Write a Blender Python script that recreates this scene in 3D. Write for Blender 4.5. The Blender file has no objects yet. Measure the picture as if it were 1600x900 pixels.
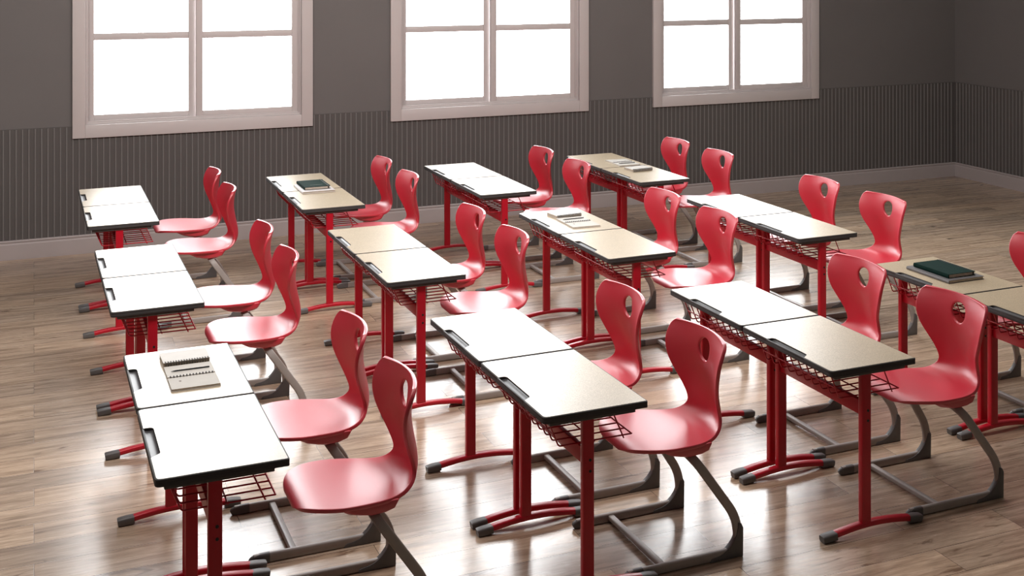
import bpy, bmesh, math, random
from mathutils import Vector, Matrix
rnd = random.Random(7)
SC = bpy.context.scene
COL = SC.collection

# ------------------------------------------------------------------ camera
cam_d = bpy.data.cameras.new('camera')
cam = bpy.data.objects.new('camera', cam_d)
COL.objects.link(cam)
cam_d.sensor_width = 36.0
cam_d.lens = 1832.2 / 1600 * 36.0
cam_d.shift_y = -(450 + 63.7) / 1600
cam_d.clip_end = 200
cam.location = (0, 0, 2.569)
cam.rotation_euler = (math.pi / 2, 0, -math.radians(22.180))
SC.camera = cam

# ------------------------------------------------------------------ colour management, world, lights
SC.view_settings.view_transform = 'Standard'
SC.view_settings.look = 'None'
SC.view_settings.gamma = 1.0
SC.view_settings.use_curve_mapping = False
SC.view_settings.exposure = 0.0
try:
    SC.cycles.use_denoising = True
    SC.cycles.max_bounces = 10
    SC.cycles.diffuse_bounces = 5
    SC.cycles.glossy_bounces = 4
    SC.cycles.transparent_max_bounces = 12
    SC.cycles.sample_clamp_indirect = 8.0
    SC.cycles.caustics_reflective = False
    SC.cycles.caustics_refractive = False
    SC.cycles.filter_width = 1.3
except Exception:
    pass

SKY = 13.0
world = bpy.data.worlds.new('overcast_sky')
SC.world = world
world.use_nodes = True
bg = world.node_tree.nodes['Background']
bg.inputs[0].default_value = (0.97, 0.99, 1.0, 1)
bg.inputs[1].default_value = SKY

WY = 10.904          # inner face of the window wall
CX = 10.119          # inner face of the right wall
LX, BY, CEIL = -3.4, -2.6, 5.2
WIN = [0.309, 3.176, 6.042]      # outer left edge of each window casing
OPX0, OPX1, OPZ0, OPZ1 = 0.10, 2.01, 1.115, 4.790   # opening relative to casing edge


def area_light(name, loc, rot, sx, sy, power, col=(1, 1, 1), portal=False, spread=math.pi):
    d = bpy.data.lights.new(name, 'AREA')
    d.shape = 'RECTANGLE'
    d.size, d.size_y = sx, sy
    d.energy = power
    d.color = col
    d.spread = spread
    if portal:
        d.cycles.is_portal = True
    o = bpy.data.objects.new(name, d)
    COL.objects.link(o)
    o.location = loc
    o.rotation_euler = rot
    return o


for wx in WIN:
    area_light('daylight_portal', (wx + 1.055, WY + 0.16, 2.95), (-math.pi / 2, 0, 0), 1.92, 3.69, 1, portal=True)
# unseen fill lights, added to brighten the window wall and back rows
for lx, ly, tilt, p in ((-0.6, 5.2, 54, 125), (2.6, 5.2, 54, 125), (5.6, 5.2, 54, 60)):
    area_light('fill_light', (lx, ly, 4.25), (math.radians(tilt), 0, 0), 1.8, 0.8, p, (1.0, 0.93, 0.90))

# ------------------------------------------------------------------ materials


def new_mat(name):
    m = bpy.data.materials.new(name)
    m.use_nodes = True
    return m, m.node_tree, m.node_tree.nodes['Principled BSDF']


def N(nt, kind, **kw):
    n = nt.nodes.new(kind)
    for k, v in kw.items():
        setattr(n, k, v)
    return n


def simple(name, col, rough=0.5, spec=0.5, var=0.06, scale=30.0, bump=0.0, bscale=200.0, metal=0.0):
    m, nt, p = new_mat(name)
    tc = N(nt, 'ShaderNodeTexCoord')
    nz = N(nt, 'ShaderNodeTexNoise')
    nz.inputs['Scale'].default_value = scale
    nz.inputs['Detail'].default_value = 3
    nt.links.new(tc.outputs['Object'], nz.inputs['Vector'])
    r = N(nt, 'ShaderNodeValToRGB')
    r.color_ramp.elements[0].position = 0.3
    r.color_ramp.elements[1].position = 0.7
    r.color_ramp.elements[0].color = tuple(c * (1 - var) for c in col) + (1,)
    r.color_ramp.elements[1].color = tuple(min(1, c * (1 + var)) for c in col) + (1,)
    nt.links.new(nz.outputs['Fac'], r.inputs['Fac'])
    nt.links.new(r.outputs['Color'], p.inputs['Base Color'])
    p.inputs['Roughness'].default_value = rough
    p.inputs['Specular IOR Level'].default_value = spec
    p.inputs['Metallic'].default_value = metal
    if bump:
        nb = N(nt, 'ShaderNodeTexNoise')
        nb.inputs['Scale'].default_value = bscale
        nt.links.new(tc.outputs['Object'], nb.inputs['Vector'])
        b = N(nt, 'ShaderNodeBump')
        b.inputs['Strength'].default_value = bump
        b.inputs['Distance'].default_value = 0.001
        nt.links.new(nb.outputs['Fac'], b.inputs['Height'])
        nt.links.new(b.outputs['Normal'], p.inputs['Normal'])
    return m


M = {}
M['red_shell'] = simple('red_plastic', (0.55, 0.013, 0.036), rough=0.40, spec=1.0, var=0.03, scale=4, bump=0.08, bscale=900)
M['red_shell'].node_tree.nodes['Principled BSDF'].inputs['IOR'].default_value = 1.62
M['red_metal'] = simple('red_powder_coat', (0.47, 0.005, 0.02), rough=0.32, var=0.03, scale=6)
M['grey_tube'] = simple('grey_powder_coat', (0.33, 0.305, 0.285), rough=0.4, var=0.04)
M['dark_plastic'] = simple('dark_grey_plastic', (0.105, 0.103, 0.102), rough=0.45, var=0.05)
M['edge'] = simple('grey_edge_band', (0.055, 0.053, 0.053), rough=0.6, spec=0.25, var=0.05)
M['plate'] = simple('grey_plate', (0.075, 0.072, 0.068), rough=0.5, var=0.05)
M['tray'] = simple('grey_tray', (0.06, 0.06, 0.063), rough=0.42, var=0.04)
M['bolt'] = simple('black_bolt', (0.012, 0.01, 0.01), rough=0.5)
M['wall'] = simple('taupe_wall_paint', (0.154, 0.145, 0.142), rough=0.75, spec=0.25, var=0.03, scale=1.5, bump=0.15, bscale=300)
M['wainscot'] = simple('taupe_panel_paint', (0.100, 0.092, 0.089), rough=0.65, spec=0.25, var=0.03, scale=2)
M['wain_rib'] = simple('taupe_rib_paint', (0.18, 0.172, 0.168), rough=0.6, spec=0.3, var=0.03, scale=2)
M['base'] = simple('grey_white_trim', (0.40, 0.36, 0.355), rough=0.5, spec=0.35, var=0.03, scale=3)
M['window'] = simple('white_window_paint', (0.57, 0.53, 0.525), rough=0.45, spec=0.4, var=0.015, scale=3)
M['ceil'] = simple('white_ceiling', (0.62, 0.60, 0.58), rough=0.9, spec=0.1, var=0.02, scale=2)
M['page'] = simple('cream_paper', (0.47, 0.455, 0.415), rough=0.7, spec=0.25, var=0.02)
M['kraft'] = simple('pale_card', (0.50, 0.485, 0.45), rough=0.6, spec=0.3, var=0.03)
M['page_edge'] = simple('paper_block', (0.50, 0.44, 0.37), rough=0.8, spec=0.2, var=0.1, scale=60)
M['wire'] = simple('grey_wire', (0.09, 0.09, 0.09), rough=0.35, var=0.02)
M['green_cover'] = simple('dark_green_cover', (0.004, 0.020, 0.016), rough=0.75, spec=0.06, var=0.1, scale=40, bump=0.15, bscale=700)
M['grey_cover'] = simple('grey_cover', (0.13, 0.125, 0.128), rough=0.5, var=0.04)
M['white_cover'] = simple('white_cover', (0.62, 0.60, 0.60), rough=0.45, var=0.02)
M['black'] = simple('black_band', (0.012, 0.012, 0.014), rough=0.5)
M['print'] = simple('grey_print', (0.22, 0.20, 0.18), rough=0.7)
M['gold_print'] = simple('faint_gold_print', (0.06, 0.075, 0.05), rough=0.5)


def laminate_mat():
    m, nt, p = new_mat('speckled_laminate')
    tc = N(nt, 'ShaderNodeTexCoord')
    n1 = N(nt, 'ShaderNodeTexNoise')
    n1.inputs['Scale'].default_value = 260
    n1.inputs['Detail'].default_value = 2
    n2 = N(nt, 'ShaderNodeTexNoise')
    n2.inputs['Scale'].default_value = 14
    n2.inputs['Detail'].default_value = 4
    for n in (n1, n2):
        nt.links.new(tc.outputs['Object'], n.inputs['Vector'])
    r = N(nt, 'ShaderNodeValToRGB')
    e = r.color_ramp.elements
    e[0].position, e[0].color = 0.30, (0.33, 0.265, 0.17, 1)
    e[1].position, e[1].color = 0.68, (0.53, 0.44, 0.31, 1)
    x = e.new(0.5)
    x.color = (0.44, 0.36, 0.245, 1)
    nt.links.new(n1.outputs['Fac'], r.inputs['Fac'])
    mx = N(nt, 'ShaderNodeMixRGB', blend_type='MULTIPLY')
    mx.inputs['Fac'].default_value = 1
    r2 = N(nt, 'ShaderNodeValToRGB')
    r2.color_ramp.elements[0].color = (0.90, 0.90, 0.90, 1)
    r2.color_ramp.elements[1].color = (1.06, 1.06, 1.06, 1)
    nt.links.new(n2.outputs['Fac'], r2.inputs['Fac'])
    nt.links.new(r.outputs['Color'], mx.inputs['Color1'])
    nt.links.new(r2.outputs['Color'], mx.inputs['Color2'])
    nt.links.new(mx.outputs['Color'], p.inputs['Base Color'])
    p.inputs['Roughness'].default_value = 0.36
    p.inputs['Specular IOR Level'].default_value = 0.85
    b = N(nt, 'ShaderNodeBump')
    b.inputs['Strength'].default_value = 0.10
    b.inputs['Distance'].default_value = 0.0006
    nt.links.new(n1.outputs['Fac'], b.inputs['Height'])
    nt.links.new(b.outputs['Normal'], p.inputs['Normal'])
    return m


M['laminate'] = laminate_mat()


def floor_mat():
    m, nt, p = new_mat('oak_laminate_floor')
    L = nt.links.new
    tc = N(nt, 'ShaderNodeTexCoord')
    br = N(nt, 'ShaderNodeTexBrick')
    br.offset, br.offset_frequency = 0.37, 2
    br.inputs['Scale'].default_value = 1
    br.inputs['Brick Width'].default_value = 1.38
    br.inputs['Row Height'].default_value = 0.192
    br.inputs['Mortar Size'].default_value = 0.0011
    br.inputs['Mortar Smooth'].default_value = 0.1
    br.inputs['Bias'].default_value = 0.0
    br.inputs['Color1'].default_value = (0, 0, 0, 1)
    br.inputs['Color2'].default_value = (1, 1, 1, 1)
    br.inputs['Mortar'].default_value = (0.5, 0.5, 0.5, 1)
    L(tc.outputs['Object'], br.inputs['Vector'])
    # every plank shifts the grain pattern
    sep = N(nt, 'ShaderNodeSeparateXYZ')
    L(tc.outputs['Object'], sep.inputs[0])
    off = N(nt, 'ShaderNodeMath', operation='MULTIPLY_ADD')
    L(br.outputs['Color'], off.inputs[0])
    off.inputs[1].default_value = 37.0
    L(sep.outputs['X'], off.inputs[2])
    cmb = N(nt, 'ShaderNodeCombineXYZ')
    L(off.outputs[0], cmb.inputs[0])
    L(sep.outputs['Y'], cmb.inputs[1])
    L(br.outputs['Color'], cmb.inputs[2])

    def stretched(sx, sy, scale, detail, rough=0.55, dist=0.0):
        mp = N(nt, 'ShaderNodeMapping')
        mp.inputs['Scale'].default_value = (sx, sy, 1)
        L(cmb.outputs[0], mp.inputs['Vector'])
        n = N(nt, 'ShaderNodeTexNoise')
        n.inputs['Scale'].default_value = scale
        n.inputs['Detail'].default_value = detail
        n.inputs['Roughness'].default_value = rough
        n.inputs['Distortion'].default_value = dist
        L(mp.outputs[0], n.inputs['Vector'])
        return n
    g1 = stretched(0.9, 13, 1.6, 6, 0.6, 0.6)      # broad cathedral grain
    g2 = stretched(5.0, 48, 2.4, 5, 0.65)           # fine pores
    g3 = stretched(1.3, 6.5, 2.0, 4, 0.55, 1.6)       # dark flecks and knots
    r1 = N(nt, 'ShaderNodeValToRGB')
    e = r1.color_ramp.elements
    e[0].position, e[0].color = 0.28, (0.23, 0.158, 0.107, 1)
    e[1].position, e[1].color = 0.74, (0.61, 0.48, 0.36, 1)
    x = e.new(0.5)
    x.color = (0.455, 0.345, 0.25, 1)
    L(g1.outputs['Fac'], r1.inputs['Fac'])
    r2 = N(nt, 'ShaderNodeValToRGB')
    r2.color_ramp.elements[0].position, r2.color_ramp.elements[0].color = 0.30, (0.74, 0.74, 0.74, 1)
    r2.color_ramp.elements[1].position, r2.color_ramp.elements[1].color = 0.62, (1.05, 1.05, 1.05, 1)
    L(g2.outputs['Fac'], r2.inputs['Fac'])
    r3 = N(nt, 'ShaderNodeValToRGB')
    r3.color_ramp.elements[0].position, r3.color_ramp.elements[0].color = 0.27, (0.42, 0.36, 0.32, 1)
    r3.color_ramp.elements[1].position, r3.color_ramp.elements[1].color = 0.38, (1, 1, 1, 1)
    L(g3.outputs['Fac'], r3.inputs['Fac'])
    rp = N(nt, 'ShaderNodeValToRGB')
    rp.color_ramp.elements[0].color = (0.80, 0.80, 0.81, 1)
    rp.color_ramp.elements[1].color = (1.16, 1.13, 1.08, 1)
    L(br.outputs['Color'], rp.inputs['Fac'])
    c = r1.outputs['Color']
    for o in (r2, r3, rp):
        mx = N(nt, 'ShaderNodeMixRGB', blend_type='MULTIPLY')
        mx.inputs['Fac'].default_value = 1
        L(c, mx.inputs['Color1'])
        L(o.outputs['Color'], mx.inputs['Color2'])
        c = mx.outputs['Color']
    jm = N(nt, 'ShaderNodeMixRGB')
    L(br.outputs['Fac'], jm.inputs['Fac'])
    L(c, jm.inputs['Color1'])
    jm.inputs['Color2'].default_value = (0.075, 0.05, 0.035, 1)
    L(jm.outputs['Color'], p.inputs['Base Color'])
    rr = N(nt, 'ShaderNodeMapRange')
    rr.inputs['To Min'].default_value = 0.15
    rr.inputs['To Max'].default_value = 0.33
    L(g2.outputs['Fac'], rr.inputs['Value'])
    L(rr.outputs[0], p.inputs['Roughness'])
    p.inputs['Specular IOR Level'].default_value = 1.0
    p.inputs['IOR'].default_value = 1.55
    h = N(nt, 'ShaderNodeMath', operation='MULTIPLY_ADD')
    L(g1.outputs['Fac'], h.inputs[0])
    h.inputs[1].default_value = 0.8
    L(g2.outputs['Fac'], h.inputs[2])
    h2 = N(nt, 'ShaderNodeMath', operation='SUBTRACT')
    L(h.outputs[0], h2.inputs[0])
    L(br.outputs['Fac'], h2.inputs[1])
    b = N(nt, 'ShaderNodeBump')
    b.inputs['Strength'].default_value = 0.16
    b.inputs['Distance'].default_value = 0.0015
    L(h2.outputs[0], b.inputs['Height'])
    L(b.outputs['Normal'], p.inputs['Normal'])
    return m


M['floor'] = floor_mat()


def glass_mat():
    m = bpy.data.materials.new('window_glass')
    m.use_nodes = True
    nt = m.node_tree
    nt.nodes.clear()
    out = N(nt, 'ShaderNodeOutputMaterial')
    t = N(nt, 'ShaderNodeBsdfTransparent')
    g = N(nt, 'ShaderNodeBsdfGlossy')
    g.inputs['Roughness'].default_value = 0.02
    f = N(nt, 'ShaderNodeFresnel')
    f.inputs['IOR'].default_value = 1.25
    mx = N(nt, 'ShaderNodeMixShader')
    nt.links.new(f.outputs[0], mx.inputs[0])
    nt.links.new(t.outputs[0], mx.inputs[1])
    nt.links.new(g.outputs[0], mx.inputs[2])
    nt.links.new(mx.outputs[0], out.inputs[0])
    return m


M['glass'] = glass_mat()

# ------------------------------------------------------------------ mesh helpers


class MB:
    """collects geometry for ONE mesh object"""

    def __init__(self, off=(0, 0, 0)):
        self.v, self.f, self.off = [], [], Vector(off)

    def add(self, verts, faces):
        b = len(self.v)
        self.v += [Vector(p) - self.off for p in verts]
        self.f += [[b + i for i in q] for q in faces]

    def box(self, x0, x1, y0, y1, z0, z1):
        vs = [(x, y, z) for z in (z0, z1) for y in (y0, y1) for x in (x0, x1)]
        self.add(vs, [(0, 2, 3, 1), (4, 5, 7, 6), (0, 1, 5, 4), (2, 6, 7, 3), (0, 4, 6, 2), (1, 3, 7, 5)])

    def prism(self, poly, lo, hi, axis='z'):
        """poly: 2D counter-clockwise outline; axis the extrusion runs along"""
        def mk(a, b, h):
            return {'z': (a, b, h), 'y': (a, h, b), 'x': (h, a, b)}[axis]
        n = len(poly)
        vs = [mk(a, b, lo) for a, b in poly] + [mk(a, b, hi) for a, b in poly]
        fs = [list(range(n))[::-1], list(range(n, 2 * n))]
        fs += [(i, (i + 1) % n, n + (i + 1) % n, n + i) for i in range(n)]
        if axis == 'y':
            fs = [list(q)[::-1] for q in fs]
        self.add(vs, fs)

    def tube(self, path, sec, up=(0, 0, 1), closed=False, scales=None):
        """sweep section [(n,b)..] along path; n runs along the projected up vector"""
        path = [Vector(p) for p in path]
        n = len(path)
        k = len(sec)
        T = []
        for i in range(n):
            if closed:
                t = path[(i + 1) % n] - path[i - 1]
            else:
                t = path[min(i + 1, n - 1)] - path[max(i - 1, 0)]
            T.append(t.normalized())
        u = Vector(up)
        u = (u - T[0] * u.dot(T[0])).normalized()
        vs = []
        for i in range(n):
            u = (u - T[i] * u.dot(T[i])).normalized()
            w = T[i].cross(u)
            s = scales[i] if scales else 1
            vs += [path[i] + u * (a * s) + w * (b * s) for a, b in sec]
        fs = []
        for i in range(n if closed else n - 1):
            j = (i + 1) % n
            for q in range(k):
                r = (q + 1) % k
                fs.append((i * k + q, i * k + r, j * k + r, j * k + q))
        if not closed:
            fs.append(list(range(k))[::-1])
            fs.append([(n - 1) * k + q for q in range(k)])
        self.add(vs, fs)

    def build(self, name, mat, parent=None, bevel=0.0, seg=2, smooth=35, angle=30):
        bm = bmesh.new()
        vs = [bm.verts.new(p) for p in self.v]
        for q in self.f:
            try:
                bm.faces.new([vs[i] for i in q])
            except ValueError:
                pass
        bmesh.ops.recalc_face_normals(bm, faces=bm.faces)
        if bevel:
            es = [e for e in bm.edges if len(e.link_faces) == 2 and e.calc_face_angle(0) > math.radians(angle)]
            bmesh.ops.bevel(bm, geom=es, offset=bevel, segments=seg, affect='EDGES', profile=0.5, clamp_overlap=True)
        me = bpy.data.meshes.new(name)
        bm.to_mesh(me)
        bm.free()
        if smooth:
            for p in me.polygons:
                p.use_smooth = True
            me.set_sharp_from_angle(angle=math.radians(smooth))
        me.materials.append(M[mat] if isinstance(mat, str) else mat)
        o = bpy.data.objects.new(name, me)
        COL.objects.link(o)
        if parent:
            o.parent = parent
        return o


def rrect(w, h, r, n=4):
    """rounded rectangle section centred on 0"""
    pts = []
    for cx, cy, a0 in ((w / 2 - r, h / 2 - r, 0), (-w / 2 + r, h / 2 - r, 90), (-w / 2 + r, -h / 2 + r, 180), (w / 2 - r, -h / 2 + r, 270)):
        for i in range(n + 1):
            a = math.radians(a0 + 90 * i / n)
            pts.append((cx + r * math.cos(a), cy + r * math.sin(a)))
    return pts


def circ(r, n=8):
    return [(r * math.cos(2 * math.pi * i / n), r * math.sin(2 * math.pi * i / n)) for i in range(n)]


def fillet(pts, rad, n=6):
    """round the inner corners of a polyline"""
    pts = [Vector(p) for p in pts]
    out = [pts[0]]
    for i in range(1, len(pts) - 1):
        r = rad[i - 1] if isinstance(rad, (list, tuple)) else rad
        a, b, c = pts[i - 1], pts[i], pts[i + 1]
        d1, d2 = (a - b), (c - b)
        l = min(r, d1.length * 0.499, d2.length * 0.499)
        p, q = b + d1.normalized() * l, b + d2.normalized() * l
        for k in range(n + 1):
            t = k / n
            out.append(p * (1 - t) ** 2 + b * 2 * t * (1 - t) + q * t * t)
    out.append(pts[-1])
    return out


def round_poly(pts, rads, n=5):
    """rounded closed polygon, 2D"""
    out = []
    m = len(pts)
    for i in range(m):
        a, b, c = Vector(pts[i - 1]), Vector(pts[i]), Vector(pts[(i + 1) % m])
        r = rads[i]
        if r <= 0:
            out.append(tuple(b))
            continue
        p, q = b + (a - b).normalized() * r, b + (c - b).normalized() * r
        for k in range(n + 1):
            t = k / n
            v = p * (1 - t) ** 2 + b * 2 * t * (1 - t) + q * t * t
            out.append(tuple(v))
    return out


def empty(name, loc=(0, 0, 0), rz=0.0):
    o = bpy.data.objects.new(name, None)
    COL.objects.link(o)
    o.empty_display_size = 0.1
    o.location = loc
    o.rotation_euler = (0, 0, rz)
    return o


def tag(o, label=None, cat=None, group=None, kind=None):
    if label:
        o['label'] = label
    if cat:
        o['category'] = cat
    if group:
        o['group'] = group
    if kind:
        o['kind'] = kind
    return o


def copy_tree(o, parent=None):
    c = o.copy()
    COL.objects.link(c)
    c.parent = parent
    for ch in list(o.children):
        copy_tree(ch, c)
    return c


# ------------------------------------------------------------------ the room
def struct(mb, name, mat, parent=None, **kw):
    o = mb.build(name, mat, parent, **kw)
    if not parent:
        o['kind'] = 'structure'
    return o


WT = 0.22
m = MB()
m.box(LX - WT, CX + WT, BY - WT, WY + WT, -0.12, 0.0)
struct(m, 'floor', 'floor', smooth=0)
m = MB()
m.box(LX - WT, CX + WT, BY - WT, WY + WT, CEIL, CEIL + 0.15)
struct(m, 'ceiling', 'ceil', smooth=0)
m = MB()
xs = [LX - WT]
for wx in WIN:
    xs += [wx + OPX0, wx + OPX1]
xs.append(CX + WT)
for i in range(0, len(xs), 2):
    m.box(xs[i], xs[i + 1], WY, WY + WT, 0, CEIL)
for i in range(1, len(xs) - 1, 2):
    m.box(xs[i], xs[i + 1], WY, WY + WT, 0, OPZ0)
    m.box(xs[i], xs[i + 1], WY, WY + WT, OPZ1, CEIL)
struct(m, 'wall_back', 'wall', smooth=0)
m = MB()
m.box(CX, CX + WT, BY - WT, WY, 0, CEIL)
struct(m, 'wall_right', 'wall', smooth=0)
m = MB()
m.box(LX - WT, LX, BY - WT, WY, 0, CEIL)
struct(m, 'wall_left', 'wall', smooth=0)
m = MB()
m.box(LX, CX, BY - WT, BY, 0, CEIL)
struct(m, 'wall_front', 'wall', smooth=0)

# ribbed wainscot: thin sheet with a run of narrow raised ribs
WZ0, WZ1, PITCH = 0.15, 1.112, 0.0505
m = MB()
m.box(LX, CX - 0.008, WY - 0.008, WY + 0.001, WZ0, WZ1)
wb = struct(m, 'trim_1', 'wainscot', smooth=0)
wb['label'] = 'dark ribbed wainscot panel along the window wall'
m = MB()
x = LX + 0.02
while x < CX - 0.03:
    m.prism([(x, WY - 0.0075), (x + 0.003, WY - 0.0145), (x + 0.011, WY - 0.0145), (x + 0.014, WY - 0.0075)], WZ0, WZ1 - 0.004, 'z')
    x += PITCH
m.build('ribs', 'wain_rib', wb, smooth=0)
m = MB()
m.box(CX - 0.008, CX + 0.001, BY, WY - 0.008, WZ0, WZ1)
wr = struct(m, 'trim_2', 'wainscot', smooth=0)
wr['label'] = 'dark ribbed wainscot panel along the right wall'
m = MB()
y = WY - 0.05
while y > 4.0:
    m.prism([(CX - 0.0075, y), (CX - 0.0145, y + 0.003), (CX - 0.0145, y + 0.011), (CX - 0.0075, y + 0.014)], WZ0, WZ1 - 0.004, 'z')
    y -= PITCH
m.build('ribs', 'wain_rib', wr, smooth=0)

prof = [(0, 0), (0.022, 0), (0.022, 0.128), (0.017, 0.136), (0.017, 0.146), (0.024, 0.152), (0.022, 0.160), (0.014, 0.165), (0, 0.165)]
m = MB()
m.prism([(WY - a, b) for a, b in prof], LX, CX, 'x')
struct(m, 'baseboard_back', 'base', smooth=0)
m = MB()
m.prism([(CX - a, b) for a, b in prof], BY, WY - 0.0245, 'y')
struct(m, 'baseboard_right', 'base', smooth=0)


def frame_ring(mb, x0, x1, z0, z1, wl, wr_, wb_, wt_, y0, y1):
    mb.box(x0, x0 + wl, y0, y1, z0, z1)
    mb.box(x1 - wr_, x1, y0, y1, z0, z1)
    mb.box(x0 + wl, x1 - wr_, y0, y1, z0, z0 + wb_)
    mb.box(x0 + wl, x1 - wr_, y0, y1, z1 - wt_, z1)


for i, wx in enumerate(WIN):
    w = empty('window_%d' % (i + 1), (wx + 1.055, WY, 1.008))
    w['kind'] = 'structure'
    w['label'] = 'tall white sliding window, %s along the grey wall' % ('leftmost of three', 'middle of three', 'rightmost of three')[i]
    off = w.location
    m = MB(off)
    frame_ring(m, wx, wx + 2.11, 1.008, 4.895, 0.105, 0.105, 0.112, 0.112, WY - 0.034, WY + 0.001)
    m.build('casing', 'window', w, bevel=0.003)
    m = MB(off)
    frame_ring(m, wx + OPX0, wx + OPX1, OPZ0, OPZ1, 0.020, 0.020, 0.022, 0.022, WY + 0.001, WY + 0.19)
    frame_ring(m, wx + OPX0 + 0.02, wx + OPX1 - 0.02, OPZ0 + 0.022, OPZ1 - 0.022, 0.012, 0.012, 0.012, 0.012, WY + 0.012, WY + 0.020)
    m.build('frame', 'window', w, bevel=0.002)
    zb, zt = OPZ0 + 0.024, OPZ1 - 0.024
    for name, x0, x1, ga, gb, yy in (('left', wx + 0.121, wx + 1.062, 0.183, 0.992, WY + 0.088), ('right', wx + 1.052, wx + 1.989, 1.112, 1.924, WY + 0.040)):
        m = MB(off)
        frame_ring(m, x0, x1, zb, zt, wx + ga - x0, x1 - wx - gb, 0.054, 0.054, yy - 0.018, yy + 0.018)
        s = m.build('sash', 'window', w, bevel=0.002)
        ph = (zt - zb - 0.108 - 4 * 0.05) / 5
        for k in range(4):
            z = zb + 0.054 + (k + 1) * ph + k * 0.05
            m = MB(off)
            m.box(wx + ga, wx + gb, yy - 0.014, yy + 0.014, z - 0.005, z + 0.055)
            m.build('muntin', 'window', s, bevel=0.002)
        m = MB(off)
        m.box(wx + ga - 0.004, wx + gb + 0.004, yy - 0.0025, yy + 0.0025, zb + 0.05, zt - 0.05)
        m.build('pane', 'glass', s, smooth=0)

# ------------------------------------------------------------------ school desk
DW, DD, DH = 0.694, 0.4704, 0.760       # width, depth, height
OFF = (DD / 2, DW / 2, 0)


def make_desk():
    root = empty('school_desk')
    # board
    rc = [0.022, 0.010, 0.010, 0.022]
    full = round_poly([(0, 0), (DD, 0), (DD, DW), (0, DW)], rc)
    slot = [(0, 0.487), (0.028, 0.487), (0.036, 0.483), (0.041, 0.472), (0.041, 0.236), (0.037, 0.226), (0.020, 0.212), (0, 0.200)]

    def slotted(ins, r):
        q = round_poly([(ins, ins), (DD - ins, ins), (DD - ins, DW - ins), (ins, DW - ins)], r)
        return q + [(max(a, ins) if k in (0, len(slot) - 1) else a + (0.0015 if a > 0.03 else 0), b) for k, (a, b) in enumerate(slot)]
    m = MB(OFF)
    m.prism(full, 0.733, 0.748)
    m.prism(slotted(0, rc), 0.7478, 0.7588)
    m.prism([(0.0, 0.196), (0.0075, 0.201), (0.0075, 0.489), (0.0, 0.489)], 0.7478, 0.7585)
    top = m.build('tabletop', 'edge', root, bevel=0.0012, seg=2)
    m = MB(OFF)
    m.prism(slotted(0.0055, [0.020, 0.008, 0.008, 0.020]), 0.7586, 0.7602)
    m.build('laminate_surface', 'laminate', top, smooth=0)['label'] = 'speckled pale laminate work surface'
    m = MB(OFF)
    pr = [(0.0075, 0.7475), (0.0415, 0.7475), (0.0415, 0.7535), (0.038, 0.7508), (0.032, 0.7490), (0.025, 0.7484), (0.017, 0.7490), (0.0075, 0.7512)]
    m.prism(pr, 0.205, 0.4868, 'y')
    m.build('pen_tray', 'tray', top, smooth=40)['label'] = 'light grey pen groove'
    m = MB(OFF)
    m.box(0.032, 0.418, 0.012, DW - 0.012, 0.7165, 0.7332)
    m.build('support_plate', 'plate', root, bevel=0.003)
    # legs
    lu = 0.208
    for y0, sgn in ((0.033, -1), (DW - 0.033, 1)):
        m = MB(OFF)
        m.tube([(lu, y0, 0.040), (lu, y0, 0.7168)], rrect(0.050, 0.030, 0.005, 3), up=(1, 0, 0))
        leg = m.build('leg', 'red_metal', root, smooth=40)
        for zz in (0.553, 0.508):
            m = MB(OFF)
            m.tube([(lu + 0.006, y0 + sgn * 0.0142, zz), (lu + 0.006, y0 + sgn * 0.0168, zz)], circ(0.0062, 10), up=(1, 0, 0))
            m.build('bolt', 'bolt', leg)['label'] = 'black bolt'
        # arched foot
        m = MB(OFF)
        path = []
        for i in range(15):
            t = i / 14
            u = 0.0 + 0.50 * t
            path.append((u, y0, 0.0175 + 0.026 * math.sin(math.pi * t) ** 0.9))
        m.tube(path, rrect(0.025, 0.036, 0.008, 3))
        foot = m.build('foot', 'red_metal', root, smooth=50)
        for a, b in ((-0.026, 0.046), (0.524, 0.452)):
            m = MB(OFF)
            s = 1 if b > a else -1
            m.tube([(a, y0, 0.0155), (a + s * 0.006, y0, 0.0165), (a + s * 0.04, y0, 0.0195), (b, y0, 0.0215)], rrect(0.034, 0.042, 0.008, 3), scales=[0.84, 0.95, 1.0, 0.98])
            m.build('foot_cap', 'dark_plastic', foot, smooth=45)['label'] = 'dark grey plastic foot cap'
    m = MB(OFF)
    m.box(lu - 0.012, lu + 0.012, 0.047, DW - 0.047, 0.525, 0.590)
    m.build('crossbar', 'red_metal', root, bevel=0.003)
    # wire basket
    m = MB(OFF)
    c = circ(0.0034, 6)
    zt, zb = 0.7165, 0.606
    ys = [0.072 + i * (DW - 0.144) / 9 for i in range(10)]
    for yv in ys:
        m.tube(fillet([(0.052, yv, zt), (0.098, yv, zb), (0.432, yv, zb)], 0.012, 4), c)
    for u, z in ((0.052, zt - 0.004), (0.076, 0.655), (0.26, zb - 0.004), (0.432, zb)):
        m.tube([(u, ys[0], z), (u, ys[-1], z)], c)
    for yv in (ys[0], ys[-1]):
        m.tube([(0.395, yv, zt), (0.395, yv, zb - 0.012)], c)
        m.tube([(0.34, yv, zt), (0.395, yv, zb - 0.012)], c)
        m.tube([(0.125, yv, zt), (0.125, yv, zb)], c)
    m.build('wire_basket', 'red_metal', root, smooth=60)
    return root


# ------------------------------------------------------------------ chair
# chair origin: on the floor below the rear corner of the sled, x runs backwards (towards the sitter's back)


def lerp_tab(tab, t):
    for (t0, *a), (t1, *b) in zip(tab, tab[1:]):
        if t <= t1:
            f = (t - t0) / (t1 - t0)
            return [p + (q - p) * f for p, q in zip(a, b)]
    return list(tab[-1][1:])


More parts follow.
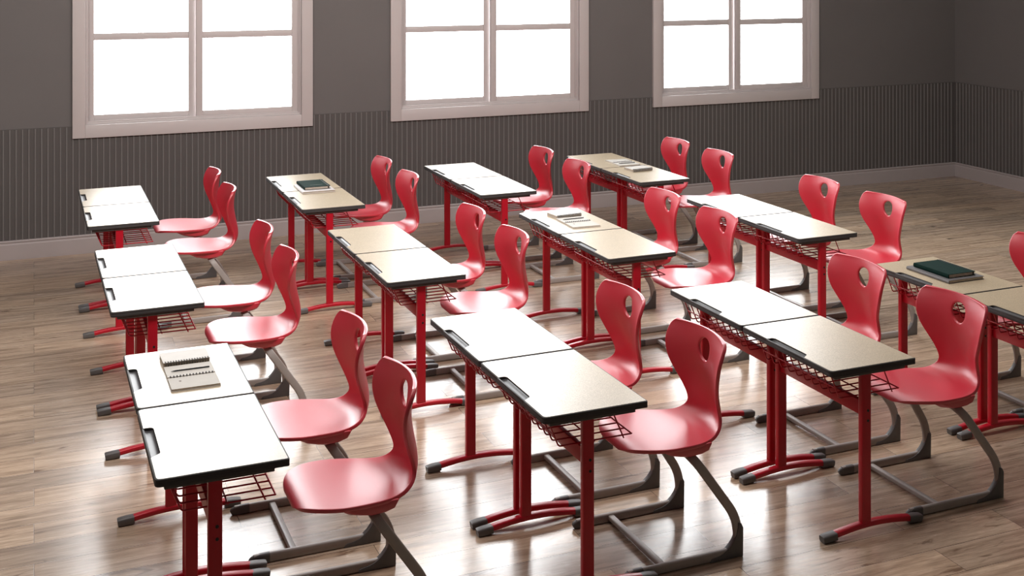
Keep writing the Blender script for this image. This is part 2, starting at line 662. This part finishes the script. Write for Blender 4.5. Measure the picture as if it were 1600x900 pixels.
def smooth_tab(tab, n=200):
    """catmull-rom through the rows (x, z, halfwidth, edge)"""
    rows = [Vector(r[:3]).to_4d() for r in tab]
    rows = [list(r) for r in tab]
    out = []
    for i in range(len(rows) - 1):
        p0, p1, p2, p3 = rows[max(i - 1, 0)], rows[i], rows[i + 1], rows[min(i + 2, len(rows) - 1)]
        for k in range(8):
            t = k / 8
            out.append([0.5 * (2 * b + (c - a) * t + (2 * a - 5 * b + 4 * c - d) * t * t + (3 * b - a - 3 * c + d) * t ** 3) for a, b, c, d in zip(p0, p1, p2, p3)])
    out.append(rows[-1])
    return out


#          x       z      halfw   edge lift along the inner normal
SHELL = [(-0.508, 0.464, 0.060, 0.000),
         (-0.508, 0.473, 0.090, 0.000),
         (-0.503, 0.485, 0.122, 0.000),
         (-0.489, 0.496, 0.155, -0.001),
         (-0.463, 0.504, 0.186, -0.002),
         (-0.420, 0.506, 0.213, -0.001),
         (-0.350, 0.503, 0.230, 0.000),
         (-0.265, 0.497, 0.226, 0.003),
         (-0.185, 0.489, 0.209, 0.006),
         (-0.125, 0.485, 0.188, 0.010),
         (-0.080, 0.486, 0.167, 0.017),
         (-0.044, 0.498, 0.148, 0.025),
         (-0.018, 0.520, 0.133, 0.033),
         (-0.005, 0.550, 0.127, 0.039),
         (-0.005, 0.590, 0.128, 0.046),
         (-0.014, 0.640, 0.140, 0.055),
         (-0.026, 0.695, 0.171, 0.065),
         (-0.035, 0.745, 0.203, 0.073),
         (-0.038, 0.785, 0.219, 0.074),
         (-0.036, 0.825, 0.225, 0.070),
         (-0.031, 0.860, 0.224, 0.062),
         (-0.026, 0.885, 0.220, 0.056),
         (-0.023, 0.900, 0.211, 0.051),
         (-0.021, 0.909, 0.196, 0.047)]


def make_shell(parent):
    dense = smooth_tab(SHELL)
    # arc length
    S = [0.0]
    for a, b in zip(dense, dense[1:]):
        S.append(S[-1] + math.hypot(b[0] - a[0], b[1] - a[1]))
    Ltot = S[-1]

    def at(t):
        s = t
        lo = 0
        while lo < len(S) - 2 and S[lo + 1] < s:
            lo += 1
        f = (s - S[lo]) / max(1e-9, S[lo + 1] - S[lo])
        f = min(max(f, 0), 1)
        r = [p + (q - p) * f for p, q in zip(dense[lo], dense[lo + 1])]
        a, b = dense[max(lo - 1, 0)], dense[min(lo + 2, len(dense) - 1)]
        tx, tz = b[0] - a[0], b[1] - a[1]
        l = math.hypot(tx, tz)
        return r, (-tz / l, tx / l)

    def P(s, t):
        (x, z, w, e), (nx, nz) = at(t)
        k = e * (abs(s) ** 2.1)
        drop = 0.018 * s * s * min(1, max(0, (z - 0.80) / 0.10))     # the top edge is a shallow arch
        return Vector((x + nx * k, s * w, z + nz * k - drop))
    # hole: centre and size measured along the profile
    zi = [i for i in range(len(dense)) if dense[i][0] > -0.06 and dense[i][1] > 0.6]
    thb = S[min(zi, key=lambda i: abs(dense[i][1] - 0.760))]
    tht = S[min(zi, key=lambda i: abs(dense[i][1] - 0.866))]
    thc = tht - 0.045
    rows = []
    t = 0.0
    step_seat = 0.034
    r0, r1 = thb - 0.020, tht + 0.018
    rows = [0, 0.009, 0.021, 0.036, 0.055, 0.078]
    while rows[-1] + 1.5 * step_seat < r0:
        rows.append(rows[-1] + step_seat)
    first = len(rows)
    rows += [r0 + (r1 - r0) * i / 4 for i in range(5)]
    rows += [t for t in (Ltot - 0.014, Ltot - 0.007, Ltot - 0.0025, Ltot) if t > r1 + 0.006]
    cols = [-1, -0.975, -0.90, -0.73, -0.50, -0.25, 0, 0.25, 0.50, 0.73, 0.90, 0.975, 1]
    # narrow block of columns (4 wide, index 4..8) around the hole
    hs = 0.046
    bm = bmesh.new()
    grid = []
    for t in rows:
        grid.append([bm.verts.new(P(s, t)) for s in cols])
    c0, c1 = 4, 8
    for i in range(len(rows) - 1):
        for j in range(len(cols) - 1):
            if first <= i < first + 4 and c0 <= j < c1:
                continue
            bm.faces.new((grid[i][j], grid[i][j + 1], grid[i + 1][j + 1], grid[i + 1][j]))
    # ring between block border and the eye-shaped hole
    border = [(first, j) for j in range(c0, c1)] + [(i, c1) for i in range(first, first + 4)] + \
             [(first + 4, j) for j in range(c1, c0, -1)] + [(i, c0) for i in range(first + 4, first, -1)]
    hole, mid = [], []
    for (i, j) in border:
        s, t = cols[j], rows[i]
        (x, z, w, e), _ = at(t)
        ang = math.atan2((t - (r0 + r1) / 2) / (r1 - r0), s / (cols[c1] - cols[c0]))
        ca, sa = math.cos(ang), math.sin(ang)
        # ellipse, pointed at the bottom
        if sa >= 0:
            hy, hx = thc + (tht - thc) * sa, hs * ca
        else:
            q = -sa
            hy, hx = thc - (thc - thb) * q, hs * math.copysign(abs(ca) ** 1.25, ca)
        w2 = at(hy)[0][2]
        hole.append((hx / w2, hy))
        mid.append(((hx * 1.22) / w2, (hy - thc) * 1.16 + thc))
    hv = [bm.verts.new(P(s, t)) for s, t in hole]
    mv = [bm.verts.new(P(s, t)) for s, t in mid]
    n = len(border)
    for k in range(n):
        a, b = border[k], border[(k + 1) % n]
        bm.faces.new((grid[a[0]][a[1]], grid[b[0]][b[1]], mv[(k + 1) % n], mv[k]))
        bm.faces.new((mv[k], mv[(k + 1) % n], hv[(k + 1) % n], hv[k]))
    bmesh.ops.recalc_face_normals(bm, faces=bm.faces)
    up = sum((f.normal.z for f in bm.faces if f.calc_center_median().z < 0.48), 0)
    if up < 0:
        bmesh.ops.reverse_faces(bm, faces=bm.faces)
    me = bpy.data.meshes.new('seat_shell')
    bm.to_mesh(me)
    bm.free()
    o = bpy.data.objects.new('seat_shell', me)
    COL.objects.link(o)
    so = o.modifiers.new('s', 'SOLIDIFY')
    so.thickness = 0.0165
    so.offset = -1
    so.use_even_offset = True
    ss = o.modifiers.new('u', 'SUBSURF')
    ss.levels = ss.render_levels = 2
    dg = bpy.context.evaluated_depsgraph_get()
    me2 = bpy.data.meshes.new_from_object(o.evaluated_get(dg))
    o.modifiers.clear()
    o.data = me2
    me2.name = 'seat_shell'
    me2.materials.clear()
    me2.materials.append(M['red_shell'])
    for p in me2.polygons:
        p.use_smooth = True
    o.parent = parent
    return o


def make_chair():
    root = empty('school_chair')
    make_shell(root)
    # moulded bracket under the seat
    m = MB()
    prof_a = [(-0.375, 0.483), (-0.31, 0.448), (-0.265, 0.437), (-0.22, 0.429), (-0.17, 0.432), (-0.13, 0.444), (-0.105, 0.48), (-0.12, 0.484), (-0.16, 0.484), (-0.23, 0.488), (-0.33, 0.49)]
    prof_b = [(-0.34, 0.485), (-0.3, 0.46), (-0.265, 0.45), (-0.22, 0.443), (-0.17, 0.446), (-0.135, 0.456), (-0.12, 0.484), (-0.13, 0.487), (-0.16, 0.486), (-0.23, 0.49), (-0.31, 0.491)]
    n = len(prof_a)
    vs = []
    for yv, pr in ((-0.200, prof_b), (-0.172, prof_a), (0.172, prof_a), (0.200, prof_b)):
        vs += [(a, yv, b) for a, b in pr]
    fs = [list(range(n))[::-1], [3 * n + i for i in range(n)]]
    for k in range(3):
        fs += [(k * n + i, k * n + (i + 1) % n, (k + 1) * n + (i + 1) % n, (k + 1) * n + i) for i in range(n)]
    m.add(vs, fs)
    br = m.build('seat_bracket', 'red_shell', root, bevel=0.004, smooth=50)
    for s in (-1, 1):
        m = MB()
        m.tube([(-0.240, s * 0.170, 0.452), (-0.240, s * 0.194, 0.458)], [(a, b) for a, b in rrect(0.014, 0.05, 0.006, 3)])
        m.build('socket', 'bolt', br)['label'] = 'dark socket opening'
    # sled tubes
    sec = rrect(0.040, 0.021, 0.007, 3)
    for s in (-1, 1):
        yb = 0.2435
        pts = [(-0.555, s * (yb - 0.001), 0.021), (-0.020, s * yb, 0.021), (-0.020, s * (yb - 0.004), 0.160), (-0.200, s * (yb - 0.040), 0.415), (-0.225, s * 0.105, 0.452), (-0.235, s * 0.02, 0.459)]
        path = fillet(pts, [0.140, 0.12, 0.085, 0.05], 8)
        m = MB()
        m.tube(path, sec, up=(0, 0, 1))
        leg = m.build('sled_leg', 'grey_tube', root, smooth=40)
        # rear corner pad
        arc = []
        for i in range(9):
            a = math.radians(-90 + 90 * i / 8)
            arc.append((-0.150 + 0.128 * math.cos(a), 0.146 + 0.128 * math.sin(a)))
        poly = [(-0.165, 0.0), (0.0, 0.0), (0.002, 0.122), (-0.008, 0.142)] + arc[::-1] + [(-0.16, 0.014)]
        m = MB()
        yc = s * (yb - 0.001)
        m.prism(poly, yc - 0.0135, yc + 0.0135, 'y')
        m.build('corner_pad', 'dark_plastic', leg, bevel=0.0025, smooth=40)['label'] = 'dark grey plastic corner pad'
        m = MB()
        y1 = s * (yb - 0.001)
        m.tube([(-0.572, y1, 0.0125), (-0.566, y1, 0.0155), (-0.550, y1, 0.0195), (-0.520, y1, 0.021), (-0.488, y1, 0.021)], rrect(0.042, 0.026, 0.008, 3), scales=[0.5, 0.72, 0.93, 1, 1])
        m.build('end_cap', 'dark_plastic', leg, smooth=45)['label'] = 'dark grey plastic end cap'
    m = MB()
    m.tube([(-0.383, -0.236, 0.022), (-0.383, 0.236, 0.022)], rrect(0.022, 0.030, 0.006, 3))
    m.build('crossbar', 'grey_tube', root, smooth=40)
    return root


# ------------------------------------------------------------------ placing desks and chairs
# near tray-side corner and turn of each pair of desks: (x, y, turn), column by column, back to front
PAIRS = {1: (0.334, 8.418, .008), 2: (0.364, 6.329, .012), 3: (0.389, 4.234, .009),
         4: (1.793, 8.406, .007), 5: (1.827, 6.325, .010), 6: (1.860, 4.232, .011),
         7: (3.170, 8.406, .008), 8: (3.207, 6.324, .010), 9: (3.236, 4.230, .009),
         10: (4.544, 8.400, .010), 11: (4.574, 6.314, .008), 12: (4.612, 4.241, .009)}
CHAIR_U = {1: 1.045, 2: 1.035, 3: 1.036, 4: 0.972, 5: 0.964, 6: 0.968, 7: 1.044, 8: 1.044, 9: 1.050, 10: 1.021, 11: 1.028, 12: 1.03}
CHAIR_V = {1: .313, 2: .313, 3: .312, 4: .33, 5: .312, 6: .312, 7: .315, 8: .312, 9: .312, 10: .318, 11: .32, 12: .312}
COLN = ['leftmost column', 'second column from the left', 'third column from the left', 'rightmost column']
ROWN = ['back', 'middle', 'front']


def world_pt(pair, u, v, z=0.0):
    x, y, a = PAIRS[pair]
    c, s = math.cos(a), math.sin(a)
    return Vector((x + c * u - s * v, y + s * u + c * v, z))


DESK_LABEL = {(3, 1): 'red-framed desk in the leftmost column holding an open ring notebook and a pen',
              (4, 1): 'red-framed desk by the window wall, second column, under a dark green book',
              (4, 0): 'red-framed desk in the second column with a white book lapping its far edge',
              (8, 1): 'red-framed desk in the third column holding an open and a closed ring notebook',
              (10, 1): 'red-framed desk near the window wall under an open white notebook and pen',
              (10, 0): 'red-framed desk near the window wall holding one closed ring notebook',
              (12, 1): 'red-framed desk at the right edge under a green book on a grey book',
              (12, 0): 'red-framed desk with bare tan top, cut off by the right picture edge'}
desk0 = make_desk()
chair0 = make_chair()
first_d = first_c = True
for pair in range(1, 13):
    ci, ri = (pair - 1) // 3, (pair - 1) % 3
    x, y, a = PAIRS[pair]
    for half in (0, 1):                      # 0 = nearer the viewer, 1 = farther
        v0 = 0.0 if half == 0 else 0.7015
        d = desk0 if first_d else copy_tree(desk0)
        first_d = False
        d.location = world_pt(pair, DD / 2, v0 + DW / 2)
        d.rotation_euler = (0, 0, a)
        lab = DESK_LABEL.get((pair, half)) or 'bare red-framed desk, %s half of the %s-row pair, %s' % (('nearer', 'farther')[half], ROWN[ri], COLN[ci])
        tag(d, lab, 'desk', 'two-by-two rows of school desks')
        if pair == 12 and half == 0:
            continue                         # that chair stands outside the frame
        c = chair0 if first_c else copy_tree(chair0)
        first_c = False
        c.location = world_pt(pair, CHAIR_U[pair], CHAIR_V[pair] + (0.0, 0.712)[half])
        c.rotation_euler = (0, 0, a)
        lab = 'red shell chair, %s one behind the %s-row desks, %s' % (('nearer', 'farther')[half], ROWN[ri], COLN[ci])
        if pair == 12:
            lab = 'red shell chair cut off by the right picture edge beside the green book'
        tag(c, lab, 'chair', 'red school chairs at the desks')

# ------------------------------------------------------------------ things on the desks
ZT = 0.7605


def place(o, pair, u, v, z=ZT, turn=0.0):
    o.location = world_pt(pair, u, v, z)
    o.rotation_euler = (0, 0, PAIRS[pair][2] + turn)
    return o


def rings(n, L, r, y0, z0, wire=0.0011):
    m = MB()
    for i in range(n):
        for dx in (-0.0014, 0.0014):
            x = -L / 2 + L * (i + 0.5) / n + dx
            pts = [(x, y0 + r * math.cos(2 * math.pi * k / 12), z0 + r * math.sin(2 * math.pi * k / 12)) for k in range(12)]
            m.tube(pts, circ(wire, 5), up=(1, 0, 0), closed=True)
    return m


def leafy(x0, x1, y0, y1, z0, z1, r=0.006):
    return round_poly([(x0, y0), (x1, y0), (x1, y1), (x0, y1)], [r] * 4, 3)


def open_notebook(name='open_notebook'):
    """spine along x at y=0, two page stacks either side"""
    root = empty(name)
    m = MB()
    m.prism(leafy(-0.103, 0.103, -0.150, 0.150, 0, 0), 0.0, 0.0018)
    m.build('cover', 'kraft', root, bevel=0.0004, seg=1, smooth=0)
    for a, b in ((-0.147, -0.005), (0.005, 0.147)):
        m = MB()
        m.prism(leafy(-0.101, 0.101, a, b, 0, 0, 0.005), 0.0018, 0.0088)
        m.build('page_block', 'page_edge', root, smooth=0)
        m = MB()
        m.prism(leafy(-0.1008, 0.1008, a + 0.0002, b - 0.0002, 0, 0, 0.005), 0.0087, 0.0096)
        pg = m.build('page', 'page', root, smooth=0)
        if a < 0:
            m = MB()          # the small printed mark near the page corner
            for cy in (-0.062, -0.053):
                m.tube([(-0.055 + 0.0035 * math.cos(k * math.pi / 5), cy + 0.0042 * math.sin(k * math.pi / 5), 0.0097) for k in range(10)], circ(0.0006, 4), closed=True)
            m.tube([(-0.0615, -0.0575, 0.0097), (-0.0485, -0.0575, 0.0097)], circ(0.0006, 4))
            m.build('page_mark', 'print', pg)['label'] = 'small grey printed mark'
    rings(14, 0.19, 0.0075, 0.0, 0.0088).build('ring_binding', 'wire', root, smooth=60)
    return root


def closed_notebook(name='ring_notebook'):
    """binding along the y- side"""
    root = empty(name)
    m = MB()
    m.prism(leafy(-0.1025, 0.1025, -0.070, 0.072, 0, 0), 0.0, 0.0016)
    m.prism(leafy(-0.1025, 0.1025, -0.070, 0.072, 0, 0), 0.0185, 0.0202)
    m.build('cover', 'kraft', root, bevel=0.0004, seg=1, smooth=0)
    m = MB()
    m.prism(leafy(-0.1005, 0.1005, -0.068, 0.070, 0, 0, 0.004), 0.0016, 0.0185)
    m.build('page_block', 'page_edge', root, smooth=0)
    rings(17, 0.196, 0.0112, -0.0665, 0.0126, 0.0012).build('ring_binding', 'wire', root, smooth=60)
    return root


def pen(L=0.165):
    root = empty('pen')
    m = MB()
    m.tube([(-L / 2 + 0.016, 0, 0.0030), (L / 2 - 0.002, 0, 0.0030), (L / 2, 0, 0.0030)], circ(0.0030, 8), scales=[1, 1, 0.7])
    m.build('barrel', 'black', root)
    m = MB()
    m.tube([(-L / 2, 0, 0.0024), (-L / 2 + 0.004, 0, 0.0026), (-L / 2 + 0.016, 0, 0.0030)], circ(0.0030, 8), scales=[0.15, 0.4, 0.99])
    m.build('tip', 'wire', root)
    return root


def hard_book(name, wx, wy, h, cover, spine_side, band=False, print_line=False):
    """hardback lying flat: spine at x- ; wx across, wy along the spine"""
    root = empty(name)
    t = 0.0026
    m = MB()
    m.box(-wx / 2, wx / 2, -wy / 2, wy / 2, 0, t)
    m.box(-wx / 2, wx / 2, -wy / 2, wy / 2, h - t, h)
    sp = [(-wx / 2 + 0.004, 0)] + [(-wx / 2 - 0.003 * math.sin(math.pi * k / 6), h * k / 6) for k in range(7)] + [(-wx / 2 + 0.004, h)]
    m.prism(sp, -wy / 2, wy / 2, 'y')
    m.build('cover', cover, root, bevel=0.0006, seg=1, smooth=30)
    m = MB()
    m.box(-wx / 2 + 0.003, wx / 2 - 0.005, -wy / 2 + 0.004, wy / 2 - 0.004, t, h - t)
    m.build('page_block', 'page_edge' if cover != 'grey_cover' else 'page_edge', root, smooth=0)
    if band:
        m = MB()
        b0, b1 = wx / 2 - 0.020, wx / 2 - 0.013
        ring = [(b0, -wy / 2 - 0.0012), (b1, -wy / 2 - 0.0012)]
        m.box(b0, b1, -wy / 2 - 0.0012, wy / 2 + 0.0012, h, h + 0.0012)
        m.box(b0, b1, -wy / 2 - 0.0012, -wy / 2 + 0.001, 0.0005, h + 0.0012)
        m.box(b0, b1, wy / 2 - 0.001, wy / 2 + 0.0012, 0.0005, h + 0.0012)
        m.build('elastic_band', 'black', root, smooth=0)['label'] = 'black elastic band'
    if print_line:
        m = MB()
        m.box(-0.045, 0.055, -wy / 2 + 0.07, -wy / 2 + 0.078, h, h + 0.0003)
        m.build('title_line', 'gold_print', root, smooth=0)['label'] = 'faint embossed line'
    return root


ob = open_notebook()
cb = closed_notebook()
pn = pen()
place(ob, 3, 0.252, 0.986)
tag(ob, 'open ring-bound notebook with blank pages on the front leftmost desk', 'notebook', 'open ring notebooks')
place(cb, 3, 0.252, 1.224, turn=0.02)
tag(cb, 'thick closed ring notebook behind the open one on the front leftmost desk', 'notebook', 'closed ring notebooks')
place(pn, 3, 0.255, 1.056, ZT + 0.0099)
tag(pn, 'dark pen across the open notebook on the front leftmost desk', 'pen', 'pens on open notebooks')

o = place(copy_tree(ob), 8, 0.256, 0.948, turn=-0.03)
tag(o, 'open ring-bound notebook on the middle-row desk of the third column', 'notebook', 'open ring notebooks')
o = place(copy_tree(cb), 8, 0.268, 1.192, turn=0.10)
tag(o, 'closed ring notebook behind the open one on the third column middle-row desk', 'notebook', 'closed ring notebooks')
o = place(copy_tree(pn), 8, 0.260, 1.030, ZT + 0.0099, turn=0.02)
tag(o, 'dark pen on the open notebook in the third column middle row', 'pen', 'pens on open notebooks')

o = place(copy_tree(ob), 10, 0.300, 0.858, turn=-0.03 + math.pi)
tag(o, 'open white notebook on the desk nearest the right window', 'notebook', 'open ring notebooks')
o = place(copy_tree(cb), 10, 0.266, 0.512, turn=0.09)
tag(o, 'closed ring notebook alone on the nearer desk below the right window', 'notebook', 'closed ring notebooks')
o = place(copy_tree(pn), 10, 0.300, 0.785, ZT + 0.0099)
tag(o, 'dark pen on the open notebook below the right window', 'pen', 'pens on open notebooks')

w = hard_book('white_book', 0.255, 0.325, 0.016, 'white_cover', 0)
place(w, 4, 0.255, 0.722, ZT)
tag(w, 'white hardback book lying under the dark green book with elastic band', 'book')
g = hard_book('green_book', 0.205, 0.285, 0.022, 'green_cover', 0, band=True, print_line=True)
place(g, 4, 0.258, 0.765, ZT + 0.0164)
tag(g, 'dark green banded book on a white book, second column back row', 'book')
w = hard_book('grey_book', 0.255, 0.340, 0.018, 'grey_cover', 0)
place(w, 12, 0.242, 1.055, ZT)
tag(w, 'grey hardback book lying under the green book at the right edge', 'book')
g = hard_book('green_book', 0.195, 0.280, 0.023, 'green_cover', 0, band=True)
place(g, 12, 0.240, 1.058, ZT + 0.0184)
tag(g, 'dark green book on the grey book, desk at the right edge', 'book')
